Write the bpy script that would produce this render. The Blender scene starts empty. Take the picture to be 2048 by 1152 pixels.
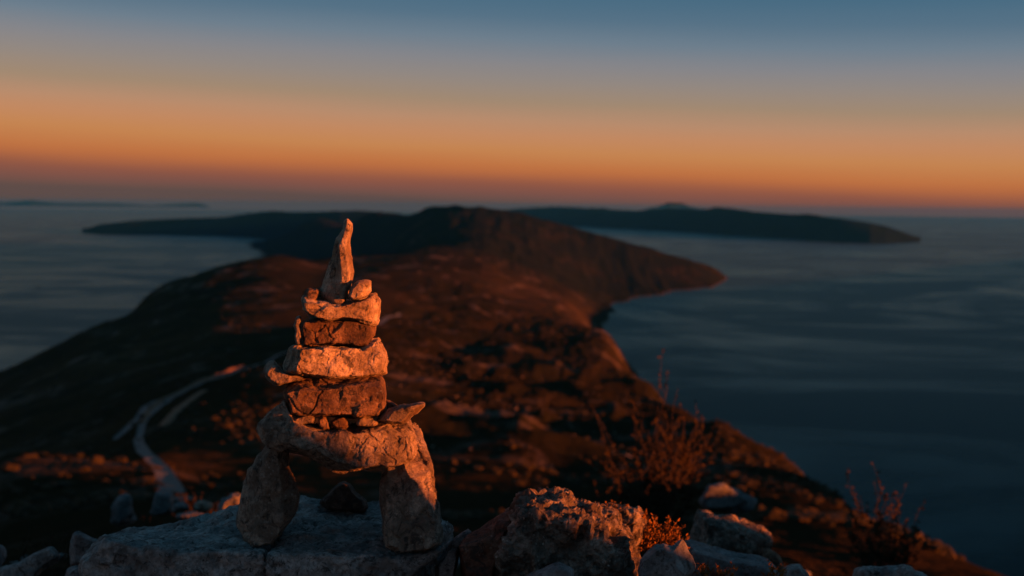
import bpy, bmesh, math, random
import numpy as np
from mathutils import Vector, Matrix

random.seed(7)
RNG = np.random.default_rng(11)
SC = bpy.context.scene
COL = SC.collection

# ------------------------------------------------------------------ camera
# camera stands at eye height on a rocky summit, 450 m above the sea
F = 2276.0                       # focal length in photo pixels (40 mm on 36 mm)
YH = 410.0                       # true horizon row at the picture's centre
ROLL = math.atan(-19.0 / 2048.0)
PITCH = -math.atan((576.0 - YH) / F)
SEA = -450.0
cam_data = bpy.data.cameras.new('camera')
cam = bpy.data.objects.new('camera', cam_data)
COL.objects.link(cam)
CAM_ROT = (Matrix.Rotation(math.radians(90) + PITCH, 3, 'X') @ Matrix.Rotation(-ROLL, 3, 'Z'))
cam.matrix_world = CAM_ROT.to_4x4()
cam_data.lens = 40.0
cam_data.sensor_width = 36.0
cam_data.clip_start = 0.05
cam_data.clip_end = 400000.0
cam_data.dof.use_dof = True
cam_data.dof.focus_distance = 2.42
cam_data.dof.aperture_fstop = 3.4
SC.camera = cam
R3 = np.array(CAM_ROT)

# ------------------------------------------------------------------ light
SUN_AZ = math.radians(116.0)      # clockwise from +Y (view direction): right and a little behind
SUN_EL = math.radians(4.5)
sund = Vector((math.sin(SUN_AZ) * math.cos(SUN_EL), math.cos(SUN_AZ) * math.cos(SUN_EL), math.sin(SUN_EL)))
sl = bpy.data.lights.new('sun', 'SUN')
sl.energy = 5.0
sl.angle = math.radians(0.9)
sl.color = (1.0, 0.195, 0.028)
sun = bpy.data.objects.new('sun', sl)
COL.objects.link(sun)
sun.rotation_euler = sund.to_track_quat('Z', 'Y').to_euler()
sun.location = (20, -10, 30)

world = bpy.data.worlds.new('World')
SC.world = world
world.use_nodes = True
nt = world.node_tree
nt.nodes.clear()


def nd(tree, typ, **kw):
    n = tree.nodes.new(typ)
    for k, v in kw.items():
        setattr(n, k, v)
    return n


def s2l(c):
    return tuple(((v / 255.0) / 12.92 if v <= 10 else (((v / 255.0) + 0.055) / 1.055) ** 2.4) for v in c)


def setramp(r, stops, interp='LINEAR'):
    r.color_ramp.interpolation = interp
    while len(r.color_ramp.elements) > 1:
        r.color_ramp.elements.remove(r.color_ramp.elements[-1])
    e = r.color_ramp.elements[0]
    e.position = stops[0][0]
    e.color = (*stops[0][1], 1)
    for p, c in stops[1:]:
        e = r.color_ramp.elements.new(p)
        e.color = (*c, 1)


tc = nd(nt, 'ShaderNodeTexCoord')
sep = nd(nt, 'ShaderNodeSeparateXYZ')
nt.links.new(tc.outputs['Generated'], sep.inputs[0])
# dusk bands lie a little lower towards the right (away from the opposite point of the sun)
mx = nd(nt, 'ShaderNodeMath', operation='MULTIPLY_ADD')
mx.inputs[1].default_value = 0.033
nt.links.new(sep.outputs['X'], mx.inputs[0])
nt.links.new(sep.outputs['Z'], mx.inputs[2])
ramp = nd(nt, 'ShaderNodeValToRGB')
SKY = [(0.0, (96, 76, 72)), (0.0022, (106, 79, 72)), (0.0088, (124, 81, 72)), (0.0176, (145, 86, 68)), (0.0264, (180, 104, 65)),
       (0.033, (194, 115, 66)), (0.048, (200, 134, 82)), (0.0614, (197, 138, 98)), (0.0745, (186, 141, 110)), (0.090, (163, 138, 115)),
       (0.1075, (148, 137, 130)), (0.123, (134, 134, 139)), (0.1405, (110, 127, 142)), (0.160, (86, 114, 135)), (0.179, (71, 107, 131)),
       (0.21, (60, 98, 123)), (0.26, (55, 93, 118)), (0.36, (50, 87, 111)), (0.60, (46, 81, 104)), (1.0, (43, 76, 98))]
setramp(ramp, [(p, s2l(c)) for p, c in SKY], 'EASE')
ramp.color_ramp.interpolation = 'LINEAR'
mpw = nd(nt, 'ShaderNodeMapping')
mpw.inputs['Scale'].default_value = (2.2, 2.2, 26.0)
nt.links.new(tc.outputs['Generated'], mpw.inputs[0])
nw = nd(nt, 'ShaderNodeTexNoise')
nw.inputs['Scale'].default_value = 1.0
nw.inputs['Detail'].default_value = 4
nt.links.new(mpw.outputs[0], nw.inputs['Vector'])
mw = nd(nt, 'ShaderNodeMath', operation='MULTIPLY_ADD')
mw.inputs[1].default_value = 0.010
nt.links.new(nw.outputs[0], mw.inputs[0])
nt.links.new(mx.outputs[0], mw.inputs[2])
sb = nd(nt, 'ShaderNodeMath', operation='SUBTRACT')
sb.inputs[1].default_value = 0.005
nt.links.new(mw.outputs[0], sb.inputs[0])
nt.links.new(sb.outputs[0], ramp.inputs[0])
bg1 = nd(nt, 'ShaderNodeBackground')
bg1.inputs['Strength'].default_value = 0.485
nt.links.new(ramp.outputs[0], bg1.inputs['Color'])
nish = nd(nt, 'ShaderNodeTexSky', sky_type='NISHITA')
nish.sun_disc = False
nish.sun_elevation = SUN_EL
nish.sun_rotation = SUN_AZ
bg2 = nd(nt, 'ShaderNodeBackground')
bg2.inputs['Strength'].default_value = 0.0012
nt.links.new(nish.outputs[0], bg2.inputs['Color'])
addw = nd(nt, 'ShaderNodeAddShader')
outw = nd(nt, 'ShaderNodeOutputWorld')
nt.links.new(bg1.outputs[0], addw.inputs[0])
nt.links.new(bg2.outputs[0], addw.inputs[1])
nt.links.new(addw.outputs[0], outw.inputs[0])

SC.render.engine = 'CYCLES'
SC.view_settings.view_transform = 'Standard'
SC.view_settings.look = 'None'
SC.view_settings.exposure = 1.0
SC.view_settings.gamma = 1.0
SC.cycles.max_bounces = 6
SC.cycles.diffuse_bounces = 3
SC.cycles.volume_bounces = 0
SC.cycles.use_denoising = True


# ------------------------------------------------------------------ maths helpers
def rays(px, py):
    """photo pixels -> world directions scaled so that the forward (Y) component is 1"""
    px = np.asarray(px, float)
    py = np.asarray(py, float)
    v = np.stack([(px - 1024.0) / F, (576.0 - py) / F, -np.ones_like(px)], -1)
    d = v @ R3.T
    return d / d[..., 1:2]


def P(px, py, Y):
    return rays(px, py) * Y


def topx(p):
    """world points -> photo pixels"""
    v = np.asarray(p) @ R3
    return 1024.0 + F * v[..., 0] / -v[..., 2], 576.0 - F * v[..., 1] / -v[..., 2]


def hash3(ix, iy, iz, s=0):
    h = (ix.astype(np.int64) * 73856093) ^ (iy.astype(np.int64) * 19349663) ^ (iz.astype(np.int64) * 83492791) ^ (s * 2654435761)
    h = (h ^ (h >> 13)) * 1274126177
    h &= 0x7fffffff
    h = (h ^ (h >> 15)) * 668265263
    h &= 0x7fffffff
    return (h ^ (h >> 11)) & 0xffff


def vnoise(p, s=0):
    """value noise -1..1, p (n,3)"""
    i = np.floor(p).astype(np.int64)
    f = p - i
    u = f * f * f * (f * (f * 6 - 15) + 10)
    out = 0
    for dx in (0, 1):
        wx = u[:, 0] if dx else 1 - u[:, 0]
        for dy in (0, 1):
            wy = u[:, 1] if dy else 1 - u[:, 1]
            for dz in (0, 1):
                wz = u[:, 2] if dz else 1 - u[:, 2]
                out = out + wx * wy * wz * (hash3(i[:, 0] + dx, i[:, 1] + dy, i[:, 2] + dz, s) / 32767.5 - 1)
    return out


def fbm(p, octv=4, s=0, gain=0.5, ridged=False):
    a, t, q = 1.0, 0.0, p.copy()
    tot = 0
    for o in range(octv):
        n = vnoise(q, s + o)
        if ridged:
            n = 1 - 2 * np.abs(n)
        t = t + a * n
        tot += a
        a *= gain
        q = q * 2.03 + 17.3
    return t / tot


def facets(p, cell, seed, slope=0.4, step=0.25):
    """piecewise planar relief (fracture facets) and distance to the facet borders"""
    q = p / cell
    i = np.floor(q).astype(np.int64)
    best = np.full(len(p), 1e9)
    sec = np.full(len(p), 1e9)
    val = np.zeros(len(p))
    val2 = np.zeros(len(p))
    for dx in (-1, 0, 1):
        for dy in (-1, 0, 1):
            for dz in (-1, 0, 1):
                c = i + np.array([dx, dy, dz])
                h = [hash3(c[:, 0], c[:, 1], c[:, 2], seed + k) / 65535.0 for k in range(7)]
                sp = c + np.stack([h[0], h[1], h[2]], -1)
                d = np.linalg.norm(q - sp, axis=1)
                g = np.stack([h[3], h[4], h[5]], -1) * 2 - 1
                v = ((q - sp) * g).sum(1) * slope + (h[6] - 0.5) * step
                closer = d < best
                second = (~closer) & (d < sec)
                val2 = np.where(closer, val, np.where(second, v, val2))
                sec = np.where(closer, best, np.minimum(sec, d))
                val = np.where(closer, v, val)
                best = np.where(closer, d, best)
    w = np.clip((sec - best) / 0.16, 0, 1) * 0.5 + 0.5
    return (val * w + val2 * (1 - w)) * cell, (sec - best)


def mesh_from(name, verts, faces, mat=None, smooth=True, quads=True):
    me = bpy.data.meshes.new(name)
    verts = np.asarray(verts, np.float32)
    faces = np.asarray(faces, np.int32)
    k = faces.shape[1]
    me.vertices.add(len(verts))
    me.vertices.foreach_set('co', verts.ravel())
    me.loops.add(faces.size)
    me.loops.foreach_set('vertex_index', faces.ravel())
    me.polygons.add(len(faces))
    me.polygons.foreach_set('loop_start', np.arange(0, faces.size, k, dtype=np.int32))
    me.polygons.foreach_set('use_smooth', np.full(len(faces), smooth, dtype=bool))
    me.update(calc_edges=True)
    me.validate()
    if mat:
        me.materials.append(mat)
    return me


def link(name, me, parent=None, loc=None):
    o = bpy.data.objects.new(name, me)
    COL.objects.link(o)
    if parent:
        o.parent = parent
    if loc is not None:
        o.location = loc
    return o


def tag(o, label=None, cat=None, group=None, kind=None):
    if label:
        o['label'] = label
    if cat:
        o['category'] = cat
    if group:
        o['group'] = group
    if kind:
        o['kind'] = kind
    return o


# ------------------------------------------------------------------ materials
def newmat(name):
    m = bpy.data.materials.new(name)
    m.use_nodes = True
    t = m.node_tree
    b = t.nodes['Principled BSDF']
    return m, t, b


def noise(t, scale, detail=6, rough=0.6, coord=None, dist=0.0):
    n = nd(t, 'ShaderNodeTexNoise')
    n.inputs['Scale'].default_value = scale
    n.inputs['Detail'].default_value = detail
    n.inputs['Roughness'].default_value = rough
    n.inputs['Distortion'].default_value = dist
    if coord:
        t.links.new(coord, n.inputs['Vector'])
    return n


def mixc(t, fac, a, b, blend='MIX'):
    m = nd(t, 'ShaderNodeMix', data_type='RGBA', blend_type=blend)
    if hasattr(fac, 'type'):
        t.links.new(fac, m.inputs[0])
    else:
        m.inputs[0].default_value = fac
    for s, v in ((6, a), (7, b)):
        if isinstance(v, tuple):
            m.inputs[s].default_value = (*v, 1)
        else:
            t.links.new(v, m.inputs[s])
    return m.outputs[2]


def mrange(t, val, a, b, c=0.0, d=1.0):
    m = nd(t, 'ShaderNodeMapRange')
    m.inputs[1].default_value = a
    m.inputs[2].default_value = b
    m.inputs[3].default_value = c
    m.inputs[4].default_value = d
    t.links.new(val, m.inputs[0])
    return m.outputs[0]


def rock_mat(name, light, dark, rust=(0.16, 0.075, 0.035), rust_amt=0.25, lichen=0.5, scale=1.0, bump=0.5, streak=False, pit=0.0):
    m, t, b = newmat(name)
    c = nd(t, 'ShaderNodeTexCoord').outputs['Object']
    oi = nd(t, 'ShaderNodeObjectInfo').outputs['Random']
    add = nd(t, 'ShaderNodeVectorMath', operation='MULTIPLY_ADD')
    cmb = nd(t, 'ShaderNodeCombineXYZ')
    for i in range(3):
        t.links.new(oi, cmb.inputs[i])
    add.inputs[1].default_value = (13, 7, 19)
    t.links.new(cmb.outputs[0], add.inputs[0])
    t.links.new(c, add.inputs[2])
    co = add.outputs[0]
    n1 = noise(t, 14 * scale, 8, 0.62, co, 0.4)
    col = mixc(t, mrange(t, n1.outputs[0], 0.42, 0.58), dark, light)
    n2 = noise(t, 60 * scale, 6, 0.65, co)
    col = mixc(t, mrange(t, n2.outputs[0], 0.40, 0.62, 0.0, 0.65), col, tuple(v * 0.45 for v in dark))
    n8 = noise(t, 210 * scale, 4, 0.7, co)
    col = mixc(t, mrange(t, n8.outputs[0], 0.50, 0.62, 0.0, 0.4), col, tuple(v * 0.35 for v in dark))
    n3 = noise(t, 7 * scale, 5, 0.7, co, 0.8)
    fr = nd(t, 'ShaderNodeMath', operation='MULTIPLY')
    t.links.new(mrange(t, n3.outputs[0], 0.52, 0.66), fr.inputs[0])
    fr.inputs[1].default_value = rust_amt
    col = mixc(t, fr.outputs[0], col, rust)
    # lichen specks: pale and dark
    v1 = nd(t, 'ShaderNodeTexVoronoi')
    v1.inputs['Scale'].default_value = 95 * scale
    t.links.new(co, v1.inputs['Vector'])
    n4 = noise(t, 20 * scale, 4, 0.6, co)
    a = nd(t, 'ShaderNodeMath', operation='MULTIPLY')
    t.links.new(mrange(t, v1.outputs['Distance'], 0.30, 0.12), a.inputs[0])
    t.links.new(mrange(t, n4.outputs[0], 0.52, 0.66, 0.0, lichen), a.inputs[1])
    col = mixc(t, a.outputs[0], col, (0.52, 0.52, 0.48))
    n5 = noise(t, 34 * scale, 7, 0.75, co, 1.2)
    col = mixc(t, mrange(t, n5.outputs[0], 0.535, 0.60, 0.0, 0.78), col, (0.035, 0.032, 0.03))
    t.links.new(col, b.inputs['Base Color'])
    b.inputs['Roughness'].default_value = 0.85
    b.inputs['Specular IOR Level'].default_value = 0.25
    bn = nd(t, 'ShaderNodeBump')
    bn.inputs['Strength'].default_value = bump
    bn.inputs['Distance'].default_value = 0.016 / scale
    n6 = noise(t, 55 * scale, 9, 0.74, co, 0.4)
    n7 = noise(t, 330 * scale, 4, 0.7, co)
    s = nd(t, 'ShaderNodeMath', operation='MULTIPLY_ADD')
    s.inputs[1].default_value = 0.35
    t.links.new(n7.outputs[0], s.inputs[0])
    t.links.new(n6.outputs[0], s.inputs[2])
    h = s.outputs[0]
    if pit:
        vp = nd(t, 'ShaderNodeTexVoronoi')
        vp.inputs['Scale'].default_value = 55 * scale
        t.links.new(co, vp.inputs['Vector'])
        s2 = nd(t, 'ShaderNodeMath', operation='MULTIPLY_ADD')
        s2.inputs[1].default_value = pit
        t.links.new(vp.outputs['Distance'], s2.inputs[0])
        t.links.new(h, s2.inputs[2])
        h = s2.outputs[0]
    t.links.new(h, bn.inputs['Height'])
    t.links.new(bn.outputs[0], b.inputs['Normal'])
    return m


M_ROCK = rock_mat('limestone', (0.52, 0.43, 0.34), (0.22, 0.18, 0.14), rust_amt=0.45, bump=0.75)
M_ROCKW = rock_mat('pale_limestone', (0.74, 0.62, 0.48), (0.38, 0.29, 0.20), rust_amt=0.35, lichen=0.2, bump=0.75)
M_ROCKB = rock_mat('brown_limestone', (0.38, 0.25, 0.16), (0.15, 0.095, 0.065), rust_amt=0.6, bump=0.85)
M_ROCKG = rock_mat('grey_limestone', (0.55, 0.54, 0.52), (0.26, 0.26, 0.255), rust_amt=0.4, lichen=1.0, bump=0.7, pit=0.5)
M_BOULD = rock_mat('weathered_boulder_stone', (0.42, 0.36, 0.30), (0.13, 0.11, 0.09), rust_amt=0.5, lichen=1.0, bump=0.8, pit=1.0)
M_DARK = rock_mat('dark_stone', (0.13, 0.10, 0.08), (0.05, 0.04, 0.035), rust_amt=0.4)
M_RED = rock_mat('reddish_stone', (0.25, 0.13, 0.09), (0.12, 0.055, 0.04), rust_amt=0.6)
M_ROCKS = rock_mat('smooth_grey_stone', (0.28, 0.285, 0.285), (0.17, 0.175, 0.18), rust_amt=0.2, lichen=0.3, bump=0.25)


def terrain_mat():
    m, t, b = newmat('scrub_hillside')
    g = nd(t, 'ShaderNodeNewGeometry')
    rawpos = g.outputs['Position']
    mpt = nd(t, 'ShaderNodeMapping')
    mpt.inputs['Scale'].default_value = mpt.inputs['Scale'].default_value = (1.0, 0.5, 1.0)
    mpt.inputs['Rotation'].default_value = (0, 0, 0.25)
    t.links.new(rawpos, mpt.inputs[0])
    pos = mpt.outputs[0]
    far = noise(t, 0.0011, 8, 0.6, pos, 0.3)
    mid = noise(t, 0.012, 8, 0.66, pos, 0.5)
    fine = noise(t, 0.16, 8, 0.7, pos)
    near = noise(t, 3.0, 6, 0.7, pos)
    col = mixc(t, mrange(t, far.outputs[0], 0.40, 0.62), (0.020, 0.017, 0.009), (0.078, 0.052, 0.027))
    col = mixc(t, mrange(t, mid.outputs[0], 0.47, 0.60, 0, 0.8), col, (0.028, 0.027, 0.014))
    col = mixc(t, mrange(t, fine.outputs[0], 0.48, 0.62, 0, 0.7), col, (0.022, 0.022, 0.012))
    # bare limestone and screes, thinning out by patches
    scree = noise(t, 0.010, 9, 0.70, pos, 0.8)
    col = mixc(t, mrange(t, scree.outputs[0], 0.55, 0.64, 0, 0.6), col, (0.20, 0.155, 0.13))
    nearc = mixc(t, mrange(t, near.outputs[0], 0.4, 0.65), (0.022, 0.018, 0.010), (0.055, 0.038, 0.022))
    # distance from the summit decides between soil detail and whole slopes
    ln = nd(t, 'ShaderNodeVectorMath', operation='LENGTH')
    t.links.new(rawpos, ln.inputs[0])
    col = mixc(t, mrange(t, ln.outputs['Value'], 30, 120), nearc, col)
    # beyond the saddle the slopes are wooded and darker
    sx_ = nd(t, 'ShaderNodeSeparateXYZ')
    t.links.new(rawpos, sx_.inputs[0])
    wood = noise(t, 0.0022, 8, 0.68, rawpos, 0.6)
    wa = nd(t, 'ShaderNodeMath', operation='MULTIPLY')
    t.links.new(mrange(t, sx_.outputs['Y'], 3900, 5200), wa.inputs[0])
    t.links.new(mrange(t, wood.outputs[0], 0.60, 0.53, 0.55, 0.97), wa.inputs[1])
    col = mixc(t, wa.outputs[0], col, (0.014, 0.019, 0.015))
    # bare pale rock washed by the waves along the shore
    col = mixc(t, mrange(t, sx_.outputs['Z'], SEA + 3.5, SEA + 1.0, 0, 0.5), col, (0.22, 0.17, 0.13))
    t.links.new(col, b.inputs['Base Color'])
    b.inputs['Roughness'].default_value = 0.95
    b.inputs['Specular IOR Level'].default_value = 0.0
    bn = nd(t, 'ShaderNodeBump')
    bn.inputs['Strength'].default_value = 0.9
    bn.inputs['Distance'].default_value = 3.0
    t.links.new(fine.outputs[0], bn.inputs['Height'])
    t.links.new(bn.outputs[0], b.inputs['Normal'])
    return m


M_TERR = terrain_mat()


def plain(name, c1, c2, scale, rough=0.9, bump=0.4, bd=0.05, trans=0.0):
    m, t, b = newmat(name)
    g = nd(t, 'ShaderNodeNewGeometry').outputs['Position']
    n = noise(t, scale, 6, 0.65, g)
    t.links.new(mixc(t, mrange(t, n.outputs[0], 0.35, 0.65), c1, c2), b.inputs['Base Color'])
    b.inputs['Roughness'].default_value = rough
    b.inputs['Specular IOR Level'].default_value = 0.2
    if bump:
        bn = nd(t, 'ShaderNodeBump')
        bn.inputs['Strength'].default_value = bump
        bn.inputs['Distance'].default_value = bd
        t.links.new(n.outputs[0], bn.inputs['Height'])
        t.links.new(bn.outputs[0], b.inputs['Normal'])
    return m


M_FAR = plain('distant_wooded_slopes', (0.008, 0.018, 0.020), (0.014, 0.024, 0.024), 0.0015, bump=0)
M_FAR.node_tree.nodes['Principled BSDF'].inputs['Specular IOR Level'].default_value = 0.0
M_ROAD = plain('gravel_road', (0.12, 0.12, 0.115), (0.18, 0.172, 0.165), 0.5)
M_BANK = plain('bare_earth_bank', (0.13, 0.075, 0.045), (0.26, 0.15, 0.09), 0.3)
M_SCRUB = plain('scrub_leaves', (0.016, 0.017, 0.008), (0.050, 0.036, 0.016), 0.5, bump=0)
M_WOOD = plain('twig_bark', (0.05, 0.035, 0.025), (0.09, 0.065, 0.045), 60)
M_LEAFO = plain('orange_dry_leaves', (0.16, 0.065, 0.012), (0.30, 0.14, 0.03), 45, bump=0)
M_LEAFD = plain('dull_green_leaves', (0.028, 0.022, 0.009), (0.058, 0.034, 0.012), 9, bump=0)
M_GRASS = plain('dry_grass_blades', (0.05, 0.042, 0.018), (0.13, 0.09, 0.04), 12, bump=0)


def sea_mat():
    m, t, b = newmat('sea_water')
    pos = nd(t, 'ShaderNodeNewGeometry').outputs['Position']
    mp = nd(t, 'ShaderNodeMapping')
    mp.inputs['Scale'].default_value = (0.0006, 0.0009, 0.0006)
    mp.inputs['Rotation'].default_value = (0, 0, 0.12)
    t.links.new(pos, mp.inputs[0])
    n = noise(t, 1.0, 8, 0.66, mp.outputs[0], 2.4)
    # dark water body under a rough reflecting surface; calmer lanes reflect more
    b.inputs['Base Color'].default_value = (0.002, 0.012, 0.020, 1)
    b.inputs['Specular IOR Level'].default_value = 0.0
    b.inputs['Roughness'].default_value = 1.0
    gl_ = nd(t, 'ShaderNodeBsdfGlossy')
    gl_.inputs['Color'].default_value = (0.43, 0.60, 0.60, 1)
    t.links.new(mrange(t, n.outputs[0], 0.44, 0.66, 0.30, 0.20), gl_.inputs['Roughness'])
    fr = nd(t, 'ShaderNodeFresnel')
    fr.inputs['IOR'].default_value = 1.33
    fm = nd(t, 'ShaderNodeMath', operation='MULTIPLY')
    t.links.new(fr.outputs[0], fm.inputs[0])
    t.links.new(mrange(t, n.outputs[0], 0.44, 0.68, 0.46, 0.84), fm.inputs[1])
    ms = nd(t, 'ShaderNodeMixShader')
    t.links.new(fm.outputs[0], ms.inputs[0])
    t.links.new(b.outputs[0], ms.inputs[1])
    t.links.new(gl_.outputs[0], ms.inputs[2])
    t.links.new(ms.outputs[0], t.nodes['Material Output'].inputs['Surface'])
    n2 = noise(t, 0.02, 5, 0.6, pos)
    bn = nd(t, 'ShaderNodeBump')
    bn.inputs['Strength'].default_value = 0.15
    bn.inputs['Distance'].default_value = 4.0
    t.links.new(n2.outputs[0], bn.inputs['Height'])
    t.links.new(bn.outputs[0], gl_.inputs['Normal'])
    return m


M_SEA = sea_mat()

# ------------------------------------------------------------------ sea
rr = np.concatenate([[0.0], np.geomspace(300, 70000, 40)])
th = np.linspace(0, 2 * np.pi, 181)[:-1]
sv = np.array([[0, 0, SEA]] + [[r * math.sin(a), r * math.cos(a), SEA] for r in rr[1:] for a in th])
NT = len(th)
sf = []
for j in range(len(rr) - 2):
    for k in range(NT):
        a = 1 + j * NT + k
        b_ = 1 + j * NT + (k + 1) % NT
        sf.append((a, a + NT, b_ + NT, b_))
sme = mesh_from('sea', sv, sf, M_SEA)
bm = bmesh.new()
bm.from_mesh(sme)
bm.verts.ensure_lookup_table()
for k in range(NT):
    bm.faces.new((bm.verts[0], bm.verts[1 + k], bm.verts[1 + (k + 1) % NT]))
bmesh.ops.recalc_face_normals(bm, faces=bm.faces)
for f in bm.faces:
    f.smooth = True
if bm.faces[0].normal.z < 0:
    bmesh.ops.reverse_faces(bm, faces=bm.faces)
bm.to_mesh(sme)
bm.free()
tag(link('sea', sme), 'dark blue sea with pale calm streaks around the headlands', None, None, 'structure')

# ------------------------------------------------------------------ terrain of the ridge
# rows of the photo that the surface passes at given distances (m), one profile per column
PROF = {
    -500: [(1.5, 1750), (6, 1230), (20, 1200), (100, 1180), (300, 1150), (600, 1130), (1000, 1090), (1600, 1010), (2200, 960), (3000, 860), (6000, 640), (14000, 500)],
    0:    [(1.5, 1780), (3, 1330), (6, 1200), (12, 1140), (30, 1130), (80, 1100), (170, 1010), (280, 893), (360, 960), (500, 985), (800, 925), (1200, 850), (1800, 775), (2300, 738), (2800, 800), (3600, 760), (6000, 590), (14000, 495)],
    170:  [(1.5, 1780), (3, 1320), (6, 1190), (12, 1110), (30, 1080), (80, 1060), (170, 990), (290, 905), (370, 950), (500, 950), (800, 880), (1200, 800), (1900, 705), (2700, 644), (3200, 760), (4200, 700), (6000, 590), (14000, 495)],
    300:  [(1.5, 1780), (3, 1310), (6, 1170), (12, 1080), (30, 1050), (80, 1030), (170, 990), (260, 935), (350, 910), (480, 880), (700, 840), (1100, 780), (1700, 705), (2200, 660), (2700, 628), (3200, 552), (3700, 690), (4600, 670), (6000, 590), (14000, 495)],
    430:  [(1.5, 1760), (3, 1300), (6, 1150), (12, 1060), (30, 1040), (80, 1030), (170, 1010), (260, 970), (400, 900), (600, 820), (900, 765), (1500, 700), (2200, 625), (3000, 560), (3600, 516), (4200, 640), (5500, 620), (8000, 545), (14000, 495)],
    545:  [(1.5, 1750), (3, 1290), (6, 1140), (12, 1060), (30, 1040), (80, 1030), (170, 1000), (300, 950), (500, 850), (750, 775), (1100, 735), (1700, 670), (2400, 600), (3200, 535), (3900, 500), (4600, 600), (6500, 580), (9000, 528), (12500, 482), (16000, 482)],
    640:  [(1.5, 1750), (3, 1290), (6, 1140), (12, 1060), (30, 1040), (80, 1040), (200, 1010), (400, 900), (700, 790), (1100, 725), (1700, 670), (2400, 610), (3200, 555), (4200, 516), (5000, 590), (7000, 560), (9500, 513), (11300, 450), (12500, 414), (15000, 500)],
    740:  [(1.5, 1750), (3, 1290), (6, 1140), (12, 1060), (30, 1050), (80, 1045), (200, 1010), (400, 910), (700, 800), (1100, 725), (1700, 650), (2500, 585), (3400, 540), (4400, 518), (5200, 570), (6500, 560), (7800, 520), (8600, 468), (9500, 406), (11500, 470), (14500, 540)],
    860:  [(1.5, 1750), (3, 1290), (6, 1150), (12, 1070), (30, 1065), (80, 1060), (200, 1010), (400, 920), (700, 830), (1100, 760), (1700, 680), (2500, 610), (3400, 550), (4300, 508), (5000, 496), (5700, 500), (7000, 450), (8500, 401), (10000, 460), (14000, 560)],
    950:  [(1.5, 1750), (3, 1300), (6, 1170), (12, 1090), (30, 1080), (80, 1070), (200, 1020), (400, 925), (700, 845), (1100, 772), (1700, 700), (2500, 625), (3400, 570), (4300, 525), (5200, 500), (6000, 470), (7200, 432), (8200, 410), (9500, 450), (14000, 560)],
    1050: [(1.5, 1750), (3, 1310), (6, 1190), (12, 1110), (30, 1090), (80, 1075), (200, 1030), (400, 935), (700, 855), (1100, 790), (1700, 704), (2500, 644), (3400, 600), (4100, 572), (4900, 545), (5800, 505), (7000, 455), (8000, 426), (9200, 460), (14000, 560)],
    1150: [(1.5, 1750), (3, 1320), (6, 1210), (12, 1120), (30, 1100), (80, 1080), (200, 1030), (400, 960), (700, 880), (1100, 798), (1700, 716), (2500, 656), (3400, 622), (4200, 610), (5100, 585), (6000, 540), (7000, 485), (7800, 445), (8800, 500), (14000, 560)],
    1230: [(1.5, 1750), (3, 1330), (6, 1210), (12, 1120), (30, 1100), (80, 1080), (200, 1040), (400, 950), (700, 892), (1100, 818), (1700, 722), (2300, 664), (2800, 690), (3600, 716), (4600, 660), (5500, 597), (6200, 560), (7000, 500), (7700, 456), (8600, 540), (14000, 560)],
    1320: [(1.5, 1750), (3, 1340), (6, 1220), (12, 1120), (30, 1090), (80, 1075), (200, 1040), (400, 950), (700, 882), (1100, 812), (1500, 764), (1900, 880), (2600, 860), (3600, 730), (5000, 630), (6050, 584), (6800, 535), (7500, 480), (8400, 580), (14000, 560)],
    1400: [(1.5, 1750), (3, 1340), (6, 1220), (12, 1120), (30, 1090), (80, 1075), (200, 1040), (400, 945), (700, 866), (1000, 822), (1400, 960), (2200, 960), (3600, 740), (5500, 630), (6350, 578), (6900, 545), (7450, 513), (8200, 570), (14000, 560)],
    1455: [(1.5, 1750), (3, 1340), (6, 1220), (12, 1130), (30, 1095), (80, 1075), (200, 1035), (400, 938), (650, 858), (850, 850), (1200, 1010), (2200, 960), (3600, 740), (5500, 630), (7100, 566), (7500, 524), (8000, 580), (14000, 560)],
    1500: [(1.5, 1750), (3, 1340), (6, 1230), (12, 1140), (30, 1100), (80, 1065), (200, 1032), (400, 938), (600, 888), (750, 890), (1100, 1050), (2200, 980), (3600, 760), (6000, 640), (14000, 560)],
    1600: [(1.5, 1750), (3, 1345), (6, 1240), (12, 1155), (30, 1115), (80, 1080), (200, 1022), (400, 955), (500, 930), (600, 925), (720, 950), (1100, 1100), (2200, 1000), (3600, 770), (6000, 640), (14000, 560)],
    1700: [(1.5, 1750), (3, 1350), (6, 1250), (12, 1170), (30, 1130), (80, 1080), (160, 1045), (300, 1000), (420, 985), (700, 1180), (1500, 1180), (2500, 980), (4000, 760), (14000, 560)],
    1850: [(1.5, 1760), (3, 1370), (6, 1270), (12, 1190), (30, 1150), (80, 1100), (160, 1075), (240, 1090), (400, 1230), (900, 1300), (1500, 1200), (2500, 1000), (4000, 780), (14000, 560)],
    2048: [(1.5, 1770), (3, 1390), (6, 1290), (12, 1215), (30, 1180), (80, 1155), (150, 1180), (300, 1300), (700, 1450), (1200, 1400), (2000, 1150), (3000, 980), (6000, 700), (14000, 560)],
    2600: [(1.5, 1850), (6, 1450), (20, 1480), (80, 1500), (200, 1600), (500, 1650), (900, 1600), (1500, 1350), (3000, 1000), (14000, 600)],
}
GEN = [(0.5, -1.15), (1.5, -1.15), (6, -1.0), (12, -1.5), (30, -5), (100, -28), (400, -150), (1000, -340), (1600, -452), (3000, -470), (14000, -480)]
lr = np.log(np.geomspace(0.5, 14500, 640))
ctheta, cprof = [], []
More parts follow.
